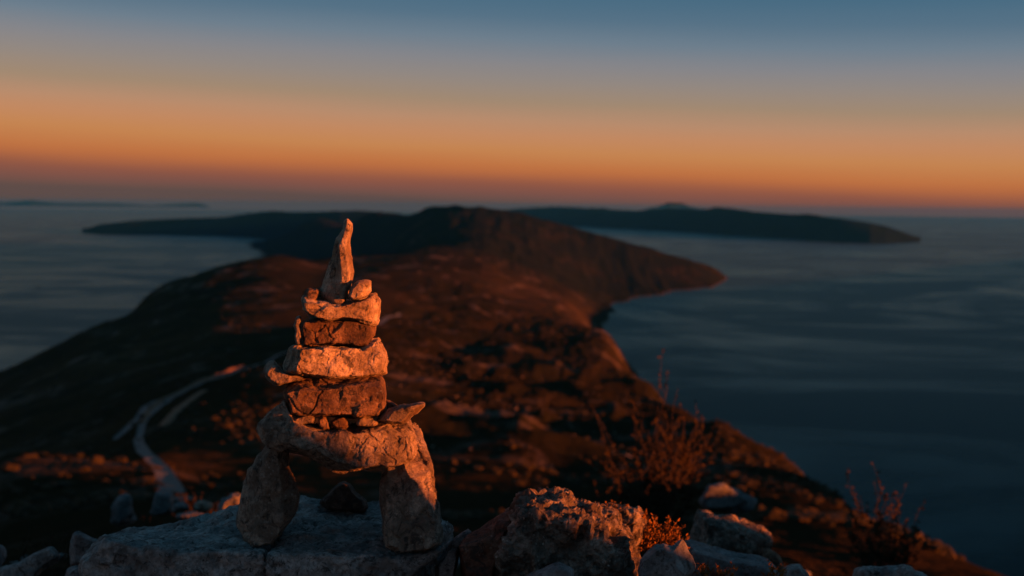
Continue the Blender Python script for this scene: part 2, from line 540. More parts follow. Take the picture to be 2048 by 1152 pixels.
for c in sorted(PROF):
    pts = PROF[c]
    r_ = np.array([p[0] for p in pts], float)
    d_ = rays(np.full(len(pts), float(c)), np.array([p[1] for p in pts], float))
    tt = d_[:, 2] / np.hypot(d_[:, 0], d_[:, 1])
    yh_c = YH + (c - 1024) * 19.0 / 2048
    d0 = rays(float(c), yh_c)
    ctheta.append(math.atan2(d0[0], 1.0))
    v = np.interp(lr, np.log(r_), tt)
    # close to the feet keep the height instead of the angle
    z15 = tt[0] * 1.5
    v = np.where(np.exp(lr) < 1.5, z15 / np.exp(lr), v)
    cprof.append(v)
gl = np.interp(lr, np.log([g[0] for g in GEN]), [g[1] for g in GEN]) / np.exp(lr)
for a in (-180, -150, -115, -75, -50):
    ctheta.append(math.radians(a))
    cprof.append(gl)
GENR = [(0.5, -1.15), (1.5, -1.2), (3, -1.5), (6, -2.3), (12, -3.6), (30, -9), (100, -38), (400, -170), (1000, -350), (1600, -452), (3000, -470), (14000, -480)]
gr = np.interp(lr, np.log([g[0] for g in GENR]), [g[1] for g in GENR]) / np.exp(lr)
for a in (50, 75, 115, 150, 180):
    ctheta.append(math.radians(a))
    cprof.append(gr if a < 120 else gl)
order = np.argsort(ctheta)
ctheta = np.array(ctheta)[order]
cprof = np.array(cprof)[order]
theta = np.concatenate([np.radians(np.linspace(-180, -30, 90)[:-1]), np.radians(np.linspace(-30, 30, 700)), np.radians(np.linspace(30, 180, 90)[1:])])
T = np.empty((len(theta), len(lr)))
for j in range(len(lr)):
    T[:, j] = np.interp(theta, ctheta, cprof[:, j])


def gsm(a, s, axis):
    k = np.arange(-int(3 * s), int(3 * s) + 1)
    w = np.exp(-0.5 * (k / s) ** 2)
    w /= w.sum()
    pad = [(0, 0), (0, 0)]
    pad[axis] = (len(k) // 2, len(k) // 2)
    ap = np.pad(a, pad, mode='edge')
    out = 0
    for i, wi in enumerate(w):
        sl_ = [slice(None)] * 2
        sl_[axis] = slice(i, i + a.shape[axis])
        out = out + wi * ap[tuple(sl_)]
    return out


T = gsm(T, 3.2, 1)
core = slice(89, 789)
Tc = gsm(T, 6.0, 0)
w_ = np.clip((np.radians(32) - np.abs(theta)) / 0.06, 0, 1)[:, None]
T = T * (1 - w_) + Tc * w_
RR = np.exp(lr)[None, :] * np.ones_like(T)
TH = theta[:, None] * np.ones_like(T)
X = RR * np.sin(TH)
Y = RR * np.cos(TH)
Z = T * RR
q = np.stack([X.ravel(), Y.ravel(), np.zeros(X.size)], -1)
r1 = RR.ravel()
rel = np.zeros(X.size)
rel += fbm(q / 900, 4, 5, 0.5, True) * np.clip((r1 - 1500) / 4000, 0, 1) * 22
rel += fbm(q / 260, 4, 15, 0.5, True) * np.clip((r1 - 350) / 1800, 0, 1) * 9
rel += fbm(q / 70, 4, 25) * np.clip((r1 - 60) / 400, 0, 1) * 3.2
rel += fbm(q / 12, 4, 35) * np.clip((r1 - 8) / 80, 0, 1) * np.clip(2.5 - r1 / 1500, 0, 1) * 0.9
rel += fbm(q / 2.2, 4, 45) * np.clip((r1 - 2) / 12, 0.1, 1) * np.clip(2 - r1 / 200, 0, 1) * 0.28
rel += fbm(q / 0.35, 4, 55) * np.clip(1.5 - r1 / 20, 0, 1) * 0.035
# crags of the steep right-hand flank
thr = TH.ravel()
m_cr = np.exp(-((thr - 0.03) / 0.10) ** 2) * np.clip((r1 - 250) / 300, 0, 1) * np.clip((2200 - r1) / 900, 0, 1)
rel += m_cr * (np.abs(fbm(q / 110, 5, 65)) ** 0.8) * 22
# gullies running down the flank
cc_, ss_ = math.cos(0.12), math.sin(0.12)
qg = np.stack([(q[:, 0] * cc_ - q[:, 1] * ss_) / 48, (q[:, 0] * ss_ + q[:, 1] * cc_) / 230, q[:, 2]], -1)
rel += (fbm(qg, 4, 75, 0.6, True)) * np.clip((r1 - 350) / 500, 0, 1) * np.clip((4200 - r1) / 1500, 0, 1) * np.clip((thr + 0.16) / 0.1, 0, 1) * 7.5
qg2 = np.stack([q[:, 0] / 150, q[:, 1] / 520, q[:, 2] + 4], -1)
rel += fbm(qg2, 5, 85, 0.6, True) * np.clip((r1 - 3600) / 1200, 0, 1) * 16

Z = Z + rel.reshape(Z.shape)
# unseen hump added right-behind the viewer, its crest shaped to shade the cairn's foot
sx, sy = math.sin(SUN_AZ), math.cos(SUN_AZ)
xx0, yy0 = X, Y - 2.3
Dh = xx0 * sx + yy0 * sy                     # towards the sun
xc = (xx0 - Dh * sx) / max(abs(sy), 0.05) * 1.0
uu = xx0 * (-sy) + yy0 * sx                  # across the sunlight
xeq = uu / (-sy)
edge = np.interp(xeq, [-2.3, -1.7, -0.66, -0.52, -0.40, -0.23, 0.2, 0.6, 1.7, 2.3, 3.5, 4.5, 6, 8.5, 10.5, 11.5, 13.5, 22], [-4.0, -0.36, -0.36, -0.395, -0.455, -0.55, -0.73, -0.86, -0.90, -0.90, -0.97, -1.25, -1.45, -1.5, -2.1, -2.15, -2.05, -2.1])
win = np.clip((Dh - 2.1) / 0.9, 0, 1) * np.clip((6.0 - Dh) / 2.6, 0, 1)
win = win * win * (3 - 2 * win) * (np.abs(TH) > math.radians(31))
top = edge + np.minimum(Dh, 3.0) * math.tan(SUN_EL) + 0.03 * fbm(q / 0.16, 4, 91).reshape(Z.shape)
Z = np.where((win > 0) & (RR < 12), np.maximum(Z, Z * (1 - win) + top * win), Z)
# spur outside the view on the right, added to throw shade across the nearer slope
u2 = X * (-sy) + Y * sx
D2 = X * sx + Y * sy
sp = np.interp(u2, [60, 130, 200, 290, 360, 400, 440, 500], [-150, -60, -50, -58, -68, -72, -92, -260]) - 0.45 * np.abs(D2 - 120)
sp += 3.0 * fbm(q / 30, 4, 93).reshape(Z.shape)
Z = np.where(TH > math.radians(28), np.maximum(Z, sp), Z)
Z = np.maximum(Z, SEA - 0.9)
tv = np.stack([X, Y, Z], -1).reshape(-1, 3)
nth, nr = Z.shape
ii = np.arange(nth - 1)[:, None] * nr + np.arange(nr - 1)[None, :]
tf = np.stack([ii, ii + 1, ii + nr + 1, ii + nr], -1).reshape(-1, 4)
# faces lying wholly under the sea are not needed
zf = tv[tf][:, :, 2].max(1)
tf = tf[zf > SEA - 0.85]
tme = mesh_from('ground', tv, tf[:, ::-1], M_TERR)
tag(link('ground', tme), 'brown scrub-covered ridge running down from the summit to the far mountain', None, None, 'structure')


def ground_z(x, y):
    x = np.asarray(x, float)
    y = np.asarray(y, float)
    r = np.log(np.maximum(np.hypot(x, y), 0.51))
    t = np.arctan2(x, y)
    fi = np.interp(t, theta, np.arange(nth))
    fj = (r - lr[0]) / (lr[1] - lr[0])
    i0 = np.clip(fi.astype(int), 0, nth - 2)
    j0 = np.clip(fj.astype(int), 0, nr - 2)
    a = fi - i0
    b = np.clip(fj - j0, 0, 1)
    return (Z[i0, j0] * (1 - a) * (1 - b) + Z[i0 + 1, j0] * a * (1 - b) + Z[i0, j0 + 1] * (1 - a) * b + Z[i0 + 1, j0 + 1] * a * b)


def hit(px, py, rmin=60, rmax=12000):
    """first place where the line of sight through a photo pixel meets the ground"""
    d = rays(float(px), float(py))
    Ys = np.geomspace(rmin, rmax, 1500)
    pts = d[None, :] * Ys[:, None]
    g = ground_z(pts[:, 0], pts[:, 1])
    k = np.argmax(pts[:, 2] < g)
    return pts[k][0], pts[k][1], g[k]


# ------------------------------------------------------------------ far land
def far_land(name, label, pts, depth, seed, mat=M_FAR):
    """pts: (column, crest row, shore row) -> a long hilly island with its own depth"""
    cols = np.array([p[0] for p in pts], float)
    cc = np.linspace(cols[0], cols[-1], 260)
    crest = np.interp(cc, cols, [p[1] for p in pts])
    shore = np.interp(cc, cols, [p[2] for p in pts])
    d = rays(cc, shore)
    ys = SEA / d[:, 2]
    base = d * ys[:, None]
    N = 26
    vv = []
    dc = rays(cc, crest)
    for k in range(N):
        f = k / (N - 1)
        prof = math.sin(math.pi * min(f / 0.9, 1) ** 0.8) if f < 0.9 else 0
        prof = prof ** 0.85 if prof > 0 else 0
        yk = ys + depth * f
        hx = dc[:, 0] / dc[:, 1] * 1.0
        lat = base[:, 0] / base[:, 1] * yk
        ycr = ys + depth * 0.38
        hz = np.maximum(dc[:, 2] * ycr - SEA, 0)
        qq = np.stack([lat / 1300, yk / 1300, np.full_like(lat, seed)], -1)
        n = fbm(qq, 5, seed, 0.55, True)
        zz = SEA - 1.0 + (hz * prof) * (1 + 0.16 * n * (1 if abs(f - 0.38) > 0.08 else 0.2))
        vv.append(np.stack([lat, yk, zz], -1))
    V = np.array(vv).reshape(-1, 3)
    n_c = len(cc)
    I = (np.arange(N - 1)[:, None] * n_c + np.arange(n_c - 1)[None, :])
    Fq = np.stack([I, I + 1, I + n_c + 1, I + n_c], -1).reshape(-1, 4)
    o = link(name, mesh_from(name, V, Fq, mat))
    tag(o, label, None, None, 'structure')


far_land('island', 'long dark island low across the right horizon',
         [(990, 421, 446), (1060, 416, 448), (1120, 413, 450), (1200, 418, 455), (1270, 421, 459), (1340, 417, 462), (1400, 419, 466),
          (1440, 416, 469), (1500, 423, 473), (1600, 430, 480), (1680, 437, 485), (1740, 446, 487), (1770, 452, 487), (1792, 459, 486.6), (1815, 468, 486), (1832, 475, 485), (1845, 481, 484)], 3500, 3)
far_land('headland', 'low dark headland reaching out across the left water',
         [(158, 464, 466), (200, 449, 469), (260, 442, 470), (330, 438, 470), (390, 436, 471), (430, 437, 472), (480, 430, 474), (540, 425, 478), (600, 424, 482), (680, 424, 486), (760, 424, 488), (840, 445, 490), (870, 489, 491)], 3200, 9)
far_land('mountain', 'faint flat-topped mountain behind the right island',
         [(1290, 418, 419), (1318, 411, 419), (1338, 405, 419.2), (1362, 406, 419.4), (1382, 413, 419.6), (1420, 419, 419.8)], 3000, 13)
far_land('coast', 'very faint far coast at the left end of the horizon',
         [(-80, 404, 411.5), (10, 405, 412), (60, 401, 412.6), (120, 406, 413), (230, 407, 413.6), (300, 411, 414), (395, 406, 414.5), (420, 413, 414.8)], 3000, 17)


# ------------------------------------------------------------------ road across the ridge
def draped_strip(name, pts, width, mat, lift, label, kind='structure', side=0.0, berm=0.0):
    w = np.array([hit(*p)[:2] for p in pts])
    seg = np.concatenate([[0], np.cumsum(np.hypot(*np.diff(w, axis=0).T))])
    s = np.linspace(0, seg[-1], 260)
    x = np.interp(s, seg, w[:, 0])
    y = np.interp(s, seg, w[:, 1])
    for _ in range(40):
        x[1:-1] = (x[:-2] + 2 * x[1:-1] + x[2:]) / 4
        y[1:-1] = (y[:-2] + 2 * y[1:-1] + y[2:]) / 4
    tx = np.gradient(x)
    ty = np.gradient(y)
    L = np.hypot(tx, ty)
    nx, ny = ty / L, -tx / L
    off = np.linspace(-0.5, 0.5, 7)
    zc = ground_z(x, y)
    for _ in range(10):
        zc[1:-1] = (zc[:-2] + 2 * zc[1:-1] + zc[2:]) / 4
    wj = 1 + 0.25 * np.interp(s, np.linspace(0, seg[-1], 40), RNG.uniform(-1, 1, 40)) * (1 if berm else 0.3)
    rows = []
    for o_ in off:
        xx = x + nx * (o_ * width * wj + side)
        yy = y + ny * (o_ * width * wj + side)
        zz = np.maximum(ground_z(xx, yy), zc if not berm else -1e9) + lift + berm * (1 - (2 * o_) ** 2)
        rows.append(np.stack([xx, yy, zz], -1))
    V = np.array(rows).reshape(-1, 3)
    n = len(x)
    I = (np.arange(6)[:, None] * n + np.arange(n - 1)[None, :])
    Fq = np.stack([I, I + 1, I + n + 1, I + n], -1).reshape(-1, 4)
    o = link(name, mesh_from(name, V, Fq, mat))
    tag(o, label, None, None, kind)
    return o


ROAD = [(352, 1012), (345, 985), (332, 958), (308, 930), (284, 905), (275, 880), (283, 855), (305, 828), (335, 803), (372, 783), (405, 768), (450, 752), (500, 735), (560, 710), (620, 688)]
TRACK = [(232, 882), (255, 862), (278, 838), (292, 815), (312, 803), (338, 802)]
draped_strip('road', ROAD, 3.9, M_ROAD, 0.6, 'pale gravel road winding up the ridge left of the cairn')
draped_strip('track', TRACK, 5.0, M_ROAD, 0.75, 'short gravel track joining the road at the bend')
draped_strip('road_bank', ROAD[7:13], 5.0, M_BANK, 0.5, 'bare earth bank on the far side of the road', side=-7.0, berm=2.2)
draped_strip('road_bank', [(318, 858), (345, 832), (375, 805), (405, 785)], 7.0, M_BANK, 0.4, 'bare earth slope below the near side of the bend', side=0.0, berm=1.0)
draped_strip('road_bank', [(296, 845), (312, 822), (332, 806)], 3.5, M_BANK, 0.5, 'narrow bare earth strip between road and track', side=-3.5, berm=1.5)
draped_strip('road', [(745, 652), (770, 641), (800, 630)], 9.0, M_ROAD, 1.0, 'far piece of the gravel road showing right of the cairn')

# ------------------------------------------------------------------ scrub and loose stones on the slopes
def blobs(name, n, cols, ymin, ymax, smin, smax, mat, label, seed, flat=0.7, power=1.0, mask=None, jit=0.35):
    rng = np.random.default_rng(seed)
    bm_ = bmesh.new()
    bmesh.ops.create_icosphere(bm_, subdivisions=1, radius=1)
    bv = np.array([v.co[:] for v in bm_.verts])
    bf = np.array([[v.index for v in f.verts] for f in bm_.faces])
    bm_.free()
    th_ = np.arctan((rng.uniform(cols[0], cols[1], n) - 1024) / F)
    r_ = np.exp(rng.uniform(math.log(ymin), math.log(ymax), n))
    x = r_ * np.sin(th_)
    y = r_ * np.cos(th_)
    if mask is not None:
        k = mask(x, y)
        x, y, r_ = x[k], y[k], r_[k]
        n = len(x)
    z = ground_z(x, y)
    ok = z > SEA + 3
    x, y, z, r_ = x[ok], y[ok], z[ok], r_[ok]
    n = len(x)
    s = smin * (smax / smin) ** (rng.uniform(0, 1, n) ** 1.6) * (r_ / ymin) ** 0.18
    V = bv[None] * (1 + rng.uniform(-jit, jit, (n, len(bv), 1)))
    sc = np.stack([s * rng.uniform(0.7, 1.4, n), s * rng.uniform(0.7, 1.4, n), s * flat * rng.uniform(0.7, 1.3, n)], -1)
    V = V * sc[:, None, :]
    a = rng.uniform(0, 6.28, n)
    ca, sa = np.cos(a)[:, None], np.sin(a)[:, None]
    Vx = V[..., 0] * ca - V[..., 1] * sa
    Vy = V[..., 0] * sa + V[..., 1] * ca
    V = np.stack([Vx + x[:, None], Vy + y[:, None], V[..., 2] + z[:, None] + (s * flat * 0.3)[:, None]], -1)
    Fa = bf[None] + (np.arange(n) * len(bv))[:, None, None]
    o = link(name, mesh_from(name, V.reshape(-1, 3), Fa.reshape(-1, 3), mat, smooth=False))
    tag(o, label, None, None, 'stuff')
    return o


def patchy(scale, seed, lo):
    def f(x, y):
        v = fbm(np.stack([x / scale, y / scale, np.zeros_like(x)], -1), 4, seed)
        return v > lo + np.random.default_rng(seed).uniform(-0.25, 0.25, len(x))
    return f


blobs('scrub', 34000, (-60, 1950), 130, 3500, 0.15, 1.5, M_SCRUB, 'dark low scrub scattered over the slopes of the ridge', 1, mask=patchy(120, 71, -0.05))
blobs('loose_stones', 3500, (760, 1350), 400, 2400, 0.3, 0.9, M_ROCK, 'pale loose limestone strewn over the slopes', 2, 0.6, mask=patchy(90, 81, 0.1))

# ------------------------------------------------------------------ rocks
def grow(poly, dx, dy):
    return poly


def resample(poly, n_add):
    out = []
    m_ = len(poly)
    for i in range(m_):
        a, b = np.array(poly[i], float), np.array(poly[(i + 1) % m_], float)
        for k in range(n_add):
            out.append(a + (b - a) * k / n_add)
    return np.array(out)


def remesh_np(verts, faces_l, voxel):
    me = bpy.data.meshes.new('tmp_shape')
    me.from_pydata([tuple(v) for v in verts], [], faces_l)
    bm_ = bmesh.new()
    bm_.from_mesh(me)
    bmesh.ops.triangulate(bm_, faces=bm_.faces)
    bmesh.ops.recalc_face_normals(bm_, faces=bm_.faces)
    bm_.to_mesh(me)
    bm_.free()
    o = bpy.data.objects.new('tmp_shape', me)
    COL.objects.link(o)
    md = o.modifiers.new('r', 'REMESH')
    md.mode = 'VOXEL'
    md.voxel_size = voxel
    dg = bpy.context.evaluated_depsgraph_get()
    ev = o.evaluated_get(dg).to_mesh()
    n = len(ev.vertices)
    co = np.empty(n * 3, np.float32)
    ev.vertices.foreach_get('co', co)
    nf = len(ev.polygons)
    vi = np.empty(len(ev.loops), np.int32)
    ev.loops.foreach_get('vertex_index', vi)
    co = co.reshape(-1, 3).astype(float)
    fa = vi.reshape(nf, -1)
    bpy.data.objects.remove(o)
    bpy.data.meshes.remove(me)
    return co, fa


def normals_of(co, fa):
    a = co[fa[:, 2]] - co[fa[:, 0]]
    b = co[fa[:, 3]] - co[fa[:, 1]]
    fn = np.cross(a, b)
    n = np.zeros_like(co)
    for k in range(4):
        np.add.at(n, fa[:, k], fn)
    return n / np.maximum(np.linalg.norm(n, axis=1, keepdims=True), 1e-12)


def smooth_v(co, fa, it, w=0.5):
    n = len(co)
    for _ in range(it):
        acc = np.zeros_like(co)
        cnt = np.zeros(n)
        for k in range(4):
            a, b = fa[:, k], fa[:, (k + 1) % 4]
            np.add.at(acc, a, co[b])
            np.add.at(acc, b, co[a])
            np.add.at(cnt, a, 1)
            np.add.at(cnt, b, 1)
        co = co * (1 - w) + w * acc / np.maximum(cnt, 1)[:, None]
    return co


def relief(co, fa, seed, big=0.05, amp=1.0, crack=0.0, rough=1.0, carve=None, craggy=0.0, strata=0.0):
    nrm = normals_of(co, fa)
    off = np.array([seed * 3.17, seed * 1.31, seed * 2.7])
    p = co + off
    warp = np.stack([fbm(p / (big * 0.8) + 9, 2, 101), fbm(p / (big * 0.8) + 31, 2, 102), fbm(p / (big * 0.8) + 57, 2, 103)], -1) * big * 0.12
    d1, e1 = facets(p + warp, big, seed, 0.55, 0.22)
    d2, e2 = facets(p + warp * 0.6, big * 0.36, seed + 50, 0.55, 0.30)
    d3, e3 = facets(p, big * 0.14, seed + 90, 0.5, 0.35)
    # flat broken faces with chips knocked out of them
    h2 = d2 / (big * 0.36)
    h3 = d3 / (big * 0.14)
    d = amp * d1 * 0.34
    d -= amp * big * 0.36 * 0.62 * np.clip(h2 - 0.03, 0, 0.45)
    d -= amp * rough * big * 0.14 * 0.75 * np.clip(h3 - 0.05, 0, 0.5)
    d += amp * fbm(p / (big * 0.16), 4, seed + 7, 0.6) * big * 0.012 * rough
    if craggy:
        d += craggy * fbm(p / (big * 0.7), 5, seed + 33, 0.6, True) * big * 0.25
        pit = np.clip(fbm(p / (big * 0.25), 3, seed + 44) - 0.15, 0, 1)
        d -= craggy * pit * big * 0.35
    if strata:
        lay = np.sin((p[:, 2] + 0.25 * p[:, 0] + fbm(p / 0.06, 3, seed) * 0.012) / 0.011)
        d += strata * np.sign(lay) * np.abs(lay) ** 0.4 * 0.0012
    if crack:
        ec = facets(p + warp * 1.6, big * 1.7, seed + 200)[1]
        mk = fbm(p / (big * 1.4), 2, seed + 210) > 0.02
        d -= np.where((ec < 0.030) & mk, crack, 0.0)
    if carve is not None:
        d -= carve(co)
    return co + nrm * d[:, None]


def inset_poly(poly, l, r, t, b):
    """squeeze the outline from left / right / top / bottom by so many photo pixels"""
    x0, y0 = poly.min(0)
    x1, y1 = poly.max(0)
    q_ = poly.copy()
    q_[:, 0] = x0 + l + (poly[:, 0] - x0) * max((x1 - x0 - l - r), 4) / (x1 - x0)
    q_[:, 1] = y0 + t + (poly[:, 1] - y0) * max((y1 - y0 - t - b), 4) / (y1 - y0)
    return q_


def stone(name, outline, Yd, depth, label, cat='stone', front=(8, 8, 5, 5), back=(10, 10, 8, 8), mid=(0.3, 0.75), voxel=0.0022,
          mat=None, seed=1, big=0.045, amp=1.0, frontpoly=None, group=None, tilt=0.0, lean=0.0, rot=0.0, **kw):
    """a stone with its own depth: front face at distance Yd, full outline at mid depth, smaller back face"""
    O = resample(outline, 2)
    Fp = resample(frontpoly, 2) if frontpoly is not None else inset_poly(O, *front)
    Bp = inset_poly(O, *back)
    rings = [(Yd, Fp), (Yd + depth * mid[0], O), (Yd + depth * mid[1], O), (Yd + depth, Bp)]
    V, FL = [], []
    n = len(O)
    cy = O[:, 1].mean()
    cx = O[:, 0].mean()
    for yk, pl in rings:
        # tilt: upper part lies deeper; rot: right side lies nearer / deeper
        yy = yk + tilt * (cy - pl[:, 1]) / F * Yd + rot * (pl[:, 0] - cx) / F * Yd
        V.append(P(pl[:, 0], pl[:, 1], yy[..., None]))
    V = np.concatenate(V)
    FL.append(tuple(range(n)))
    for k in range(3):
        for i in range(n):
            j = (i + 1) % n
            FL.append((k * n + i, k * n + j, (k + 1) * n + j, (k + 1) * n + i))
    FL.append(tuple(range(3 * n, 4 * n))[::-1])
    co, fa = remesh_np(V, FL, voxel)
    co = smooth_v(co, fa, 1)
    co = relief(co, fa, seed, big, amp, **kw)
    c0 = np.array([co[:, 0].mean(), co[:, 1].mean(), co[:, 2].min()])
    o = link(name, mesh_from(name, co - c0, fa, mat or M_ROCK, smooth=False), loc=c0)
    tag(o, label, cat, group)
    return o


Z1 = lambda L: [(440 + x / 3.2, 420 + y / 3.2) for x, y in L]
Z2 = lambda L: [(440 + x / 2.796, 740 + y / 2.796) for x, y in L]
Z3 = lambda L: [(x / 3.657, 880 + y / 3.657) for x, y in L]
Z4 = lambda L: [(860 + x / 3.413, 880 + y / 3.413) for x, y in L]
Z5 = lambda L: [(1340 + x / 2.893, 850 + y / 2.893) for x, y in L]
G = 'stones stacked in the cairn'

# --- the big slab the cairn stands on
def crack_carve(co):
    px, py = topx(co)
    line = np.interp(py, [1020, 1060, 1088, 1100, 1112, 1160, 1200], [575, 560, 545, 538, 531, 526, 524])
    dd = np.abs(px - line + 2 * np.sin(py * 0.5))
    return np.clip(1 - dd / 5.0, 0, 1) * 0.022 * (co[:, 1] < 2.62)


SF = [(163, 1128), (212, 1082), (300, 1098), (355, 1107), (450, 1104), (533, 1112), (620, 1109), (690, 1113), (797, 1119), (852, 1114), (890, 1098), (800, 1160), (740, 1330), (165, 1330)]
SB = [(176, 1100), (200, 1076), (245, 1062), (330, 1050), (400, 1032), (450, 1010), (500, 1003), (600, 996), (700, 1000), (780, 1008), (870, 1036), (906, 1052), (880, 1250), (200, 1250)]
SFr = resample(SF, 3)
SBr = resample(SB, 3)
nS = len(SFr)
SV = np.concatenate([P(SFr[:, 0], SFr[:, 1], 2.30), P(SFr[:, 0], SFr[:, 1] - 3, 2.33), P((SFr * 0.35 + SBr * 0.65)[:, 0], (SFr * 0.35 + SBr * 0.65)[:, 1], 2.6), P(SBr[:, 0], SBr[:, 1], 2.76), P(inset_poly(SBr, 30, 30, 40, 5)[:, 0], inset_poly(SBr, 30, 30, 40, 5)[:, 1], 2.9)])
SFL = [tuple(range(nS))] + [(k * nS + i, k * nS + (i + 1) % nS, (k + 1) * nS + (i + 1) % nS, (k + 1) * nS + i) for k in range(4) for i in range(nS)] + [tuple(range(4 * nS, 5 * nS))[::-1]]
co, fa = remesh_np(SV, SFL, 0.0042)
co = smooth_v(co, fa, 3)
co = relief(co, fa, 12, 0.075, 0.7, rough=1.6, carve=crack_carve, craggy=0.4)
c0 = np.array([co[:, 0].mean(), co[:, 1].mean(), co[:, 2].min()])
tag(link('rock_slab', mesh_from('rock_slab', co - c0, fa, M_ROCKG), loc=c0), 'big grey slab of rock with a crack, carrying the cairn', 'rock')

# --- legs
stone('stone', Z2([(330, 370), (285, 380), (232, 455), (192, 528), (158, 556), (132, 620), (112, 740), (101, 870), (128, 925), (150, 965), (190, 983), (290, 978), (340, 925), (372, 870), (420, 790), (444, 700), (405, 600), (385, 530), (370, 380)]),
      2.35, 0.17, 'upright grey left leg stone of the cairn, narrowing at the top', frontpoly=Z2([(325, 385), (292, 420), (258, 480), (240, 530), (215, 560), (222, 620), (236, 740), (232, 800), (195, 890), (185, 955), (195, 978), (280, 975), (325, 925), (345, 870), (345, 790), (340, 700), (335, 600), (330, 545), (318, 455)]),
      mat=M_ROCK, seed=3, group=G, big=0.06, amp=0.6, strata=0.6, rot=-0.55)
stone('stone', Z2([(985, 260), (1050, 262), (1085, 300), (1112, 350), (1150, 490), (1178, 570), (1197, 650), (1214, 770), (1228, 890), (1224, 965), (1180, 1000), (1110, 1015), (1020, 1018), (935, 985), (908, 900), (897, 730), (906, 640), (925, 540), (950, 400)]),
      2.31, 0.20, 'tall leaning right leg stone of the cairn, its right edge catching the sun', frontpoly=Z2([(960, 320), (985, 320), (995, 340), (1003, 390), (1020, 500), (1050, 580), (1112, 640), (1172, 745), (1203, 870), (1205, 968), (1160, 1002), (1110, 1012), (1020, 1014), (945, 980), (930, 900), (920, 730), (925, 640), (940, 540), (950, 400)]),
      mat=M_ROCK, seed=5, group=G, big=0.09, amp=0.85, strata=0.5, tilt=0.35, rot=-0.62)
# --- lintel
stone('stone', Z2([(203, 325), (215, 300), (255, 268), (300, 228), (358, 178), (420, 235), (480, 290), (620, 318), (700, 318), (850, 300), (950, 288), (1040, 300), (1075, 350), (1085, 430), (1082, 500), (1050, 530), (985, 545), (890, 548), (760, 556), (660, 553), (590, 525), (530, 490), (480, 465), (410, 455), (330, 448), (270, 432), (238, 398)]),
      2.27, 0.24, 'wide lintel stone bridging the two legs of the cairn', frontpoly=Z2([(400, 345), (405, 330), (412, 318), (420, 312), (430, 310), (450, 325), (510, 345), (620, 360), (700, 372), (820, 345), (930, 330), (1000, 355), (1045, 380), (1055, 440), (1060, 490), (1040, 515), (985, 535), (890, 535), (760, 535), (660, 520), (600, 495), (560, 470), (500, 440), (450, 430), (425, 415), (412, 395), (405, 375)]),
      mat=M_ROCK, seed=8, group=G, big=0.055, amp=1.1, crack=0.003, rot=0.22)
# --- small spacers on the lintel
stone('pebble', Z2([(398, 302), (420, 268), (465, 250), (505, 247), (532, 270), (528, 296), (490, 300), (455, 310), (415, 316)]), 2.29, 0.07, 'flat pebble wedged on the lintel, leftmost of the four', 'pebble', voxel=0.002, mat=M_ROCK, seed=21, big=0.03, amp=0.6, front=(4, 4, 3, 3))
stone('pebble', Z2([(548, 275), (575, 256), (592, 262), (614, 292), (612, 330), (575, 336), (553, 312)]), 2.29, 0.05, 'small upright pebble on the lintel, second from the left', 'pebble', voxel=0.0018, mat=M_ROCKB, seed=22, big=0.025, amp=0.6, front=(3, 3, 3, 3))
stone('pebble', Z2([(616, 288), (640, 268), (690, 264), (720, 288), (718, 312), (690, 333), (645, 331), (620, 312)]), 2.29, 0.06, 'rounded dark-edged pebble on the lintel, third from the left', 'pebble', voxel=0.0018, mat=M_ROCKB, seed=23, big=0.03, amp=0.6, front=(5, 5, 4, 4))
stone('pebble', Z2([(764, 300), (772, 266), (800, 248), (860, 256), (884, 292), (880, 310), (820, 316), (766, 314)]), 2.29, 0.06, 'pale wedge-shaped pebble under the block, right of the others', 'pebble', voxel=0.0018, mat=M_ROCKW, seed=24, big=0.03, amp=0.5, front=(3, 4, 7, 2))
# --- plate at right, and the small stone behind it
stone('stone', Z2([(876, 282), (905, 250), (945, 215), (1000, 200), (1070, 192), (1145, 180), (1146, 200), (1095, 244), (1050, 288), (1022, 302), (970, 296), (925, 292)]), 2.28, 0.13, 'thin pointed plate sticking out to the right above the lintel', mat=M_ROCK, seed=25, big=0.035, amp=0.6, front=(20, 25, 8, 2), group=G)
stone('pebble', Z2([(912, 190), (928, 166), (962, 178), (1004, 202), (985, 230), (930, 240)]), 2.40, 0.06, 'small stone tucked behind the pointed plate', 'pebble', voxel=0.002, mat=M_ROCKB, seed=26, big=0.03, amp=0.6)
# --- lower block
stone('stone', Z2([(362, 150), (358, 110), (400, 68), (470, 45), (540, 38), (700, 36), (860, 36), (902, 34), (916, 62), (928, 130), (922, 220), (888, 260), (820, 256), (760, 263), (700, 256), (560, 253), (430, 258), (388, 248), (385, 200)]),
      2.27, 0.20, 'broad reddish block under the chipped pale block, with cracks down its face', frontpoly=Z2([(378, 160), (372, 130), (405, 115), (470, 115), (540, 118), (700, 92), (850, 90), (895, 88), (905, 95), (915, 140), (908, 215), (880, 250), (820, 250), (760, 255), (700, 248), (560, 243), (440, 248), (405, 238), (400, 200)]),
      mat=M_ROCKB, seed=31, group=G, big=0.05, amp=0.9, crack=0.0045)
# --- wedge chip left
stone('stone', Z1([(275, 1035), (285, 1000), (315, 975), (342, 960), (370, 995), (402, 1030), (460, 1058), (532, 1068), (530, 1090), (470, 1098), (430, 1110), (380, 1124), (345, 1110), (310, 1088)]), 2.28, 0.10, 'curved chip jutting out on the left side of the cairn', mat=M_ROCK, seed=33, big=0.03, amp=0.7, front=(8, 10, 14, 3), group=G, voxel=0.002)
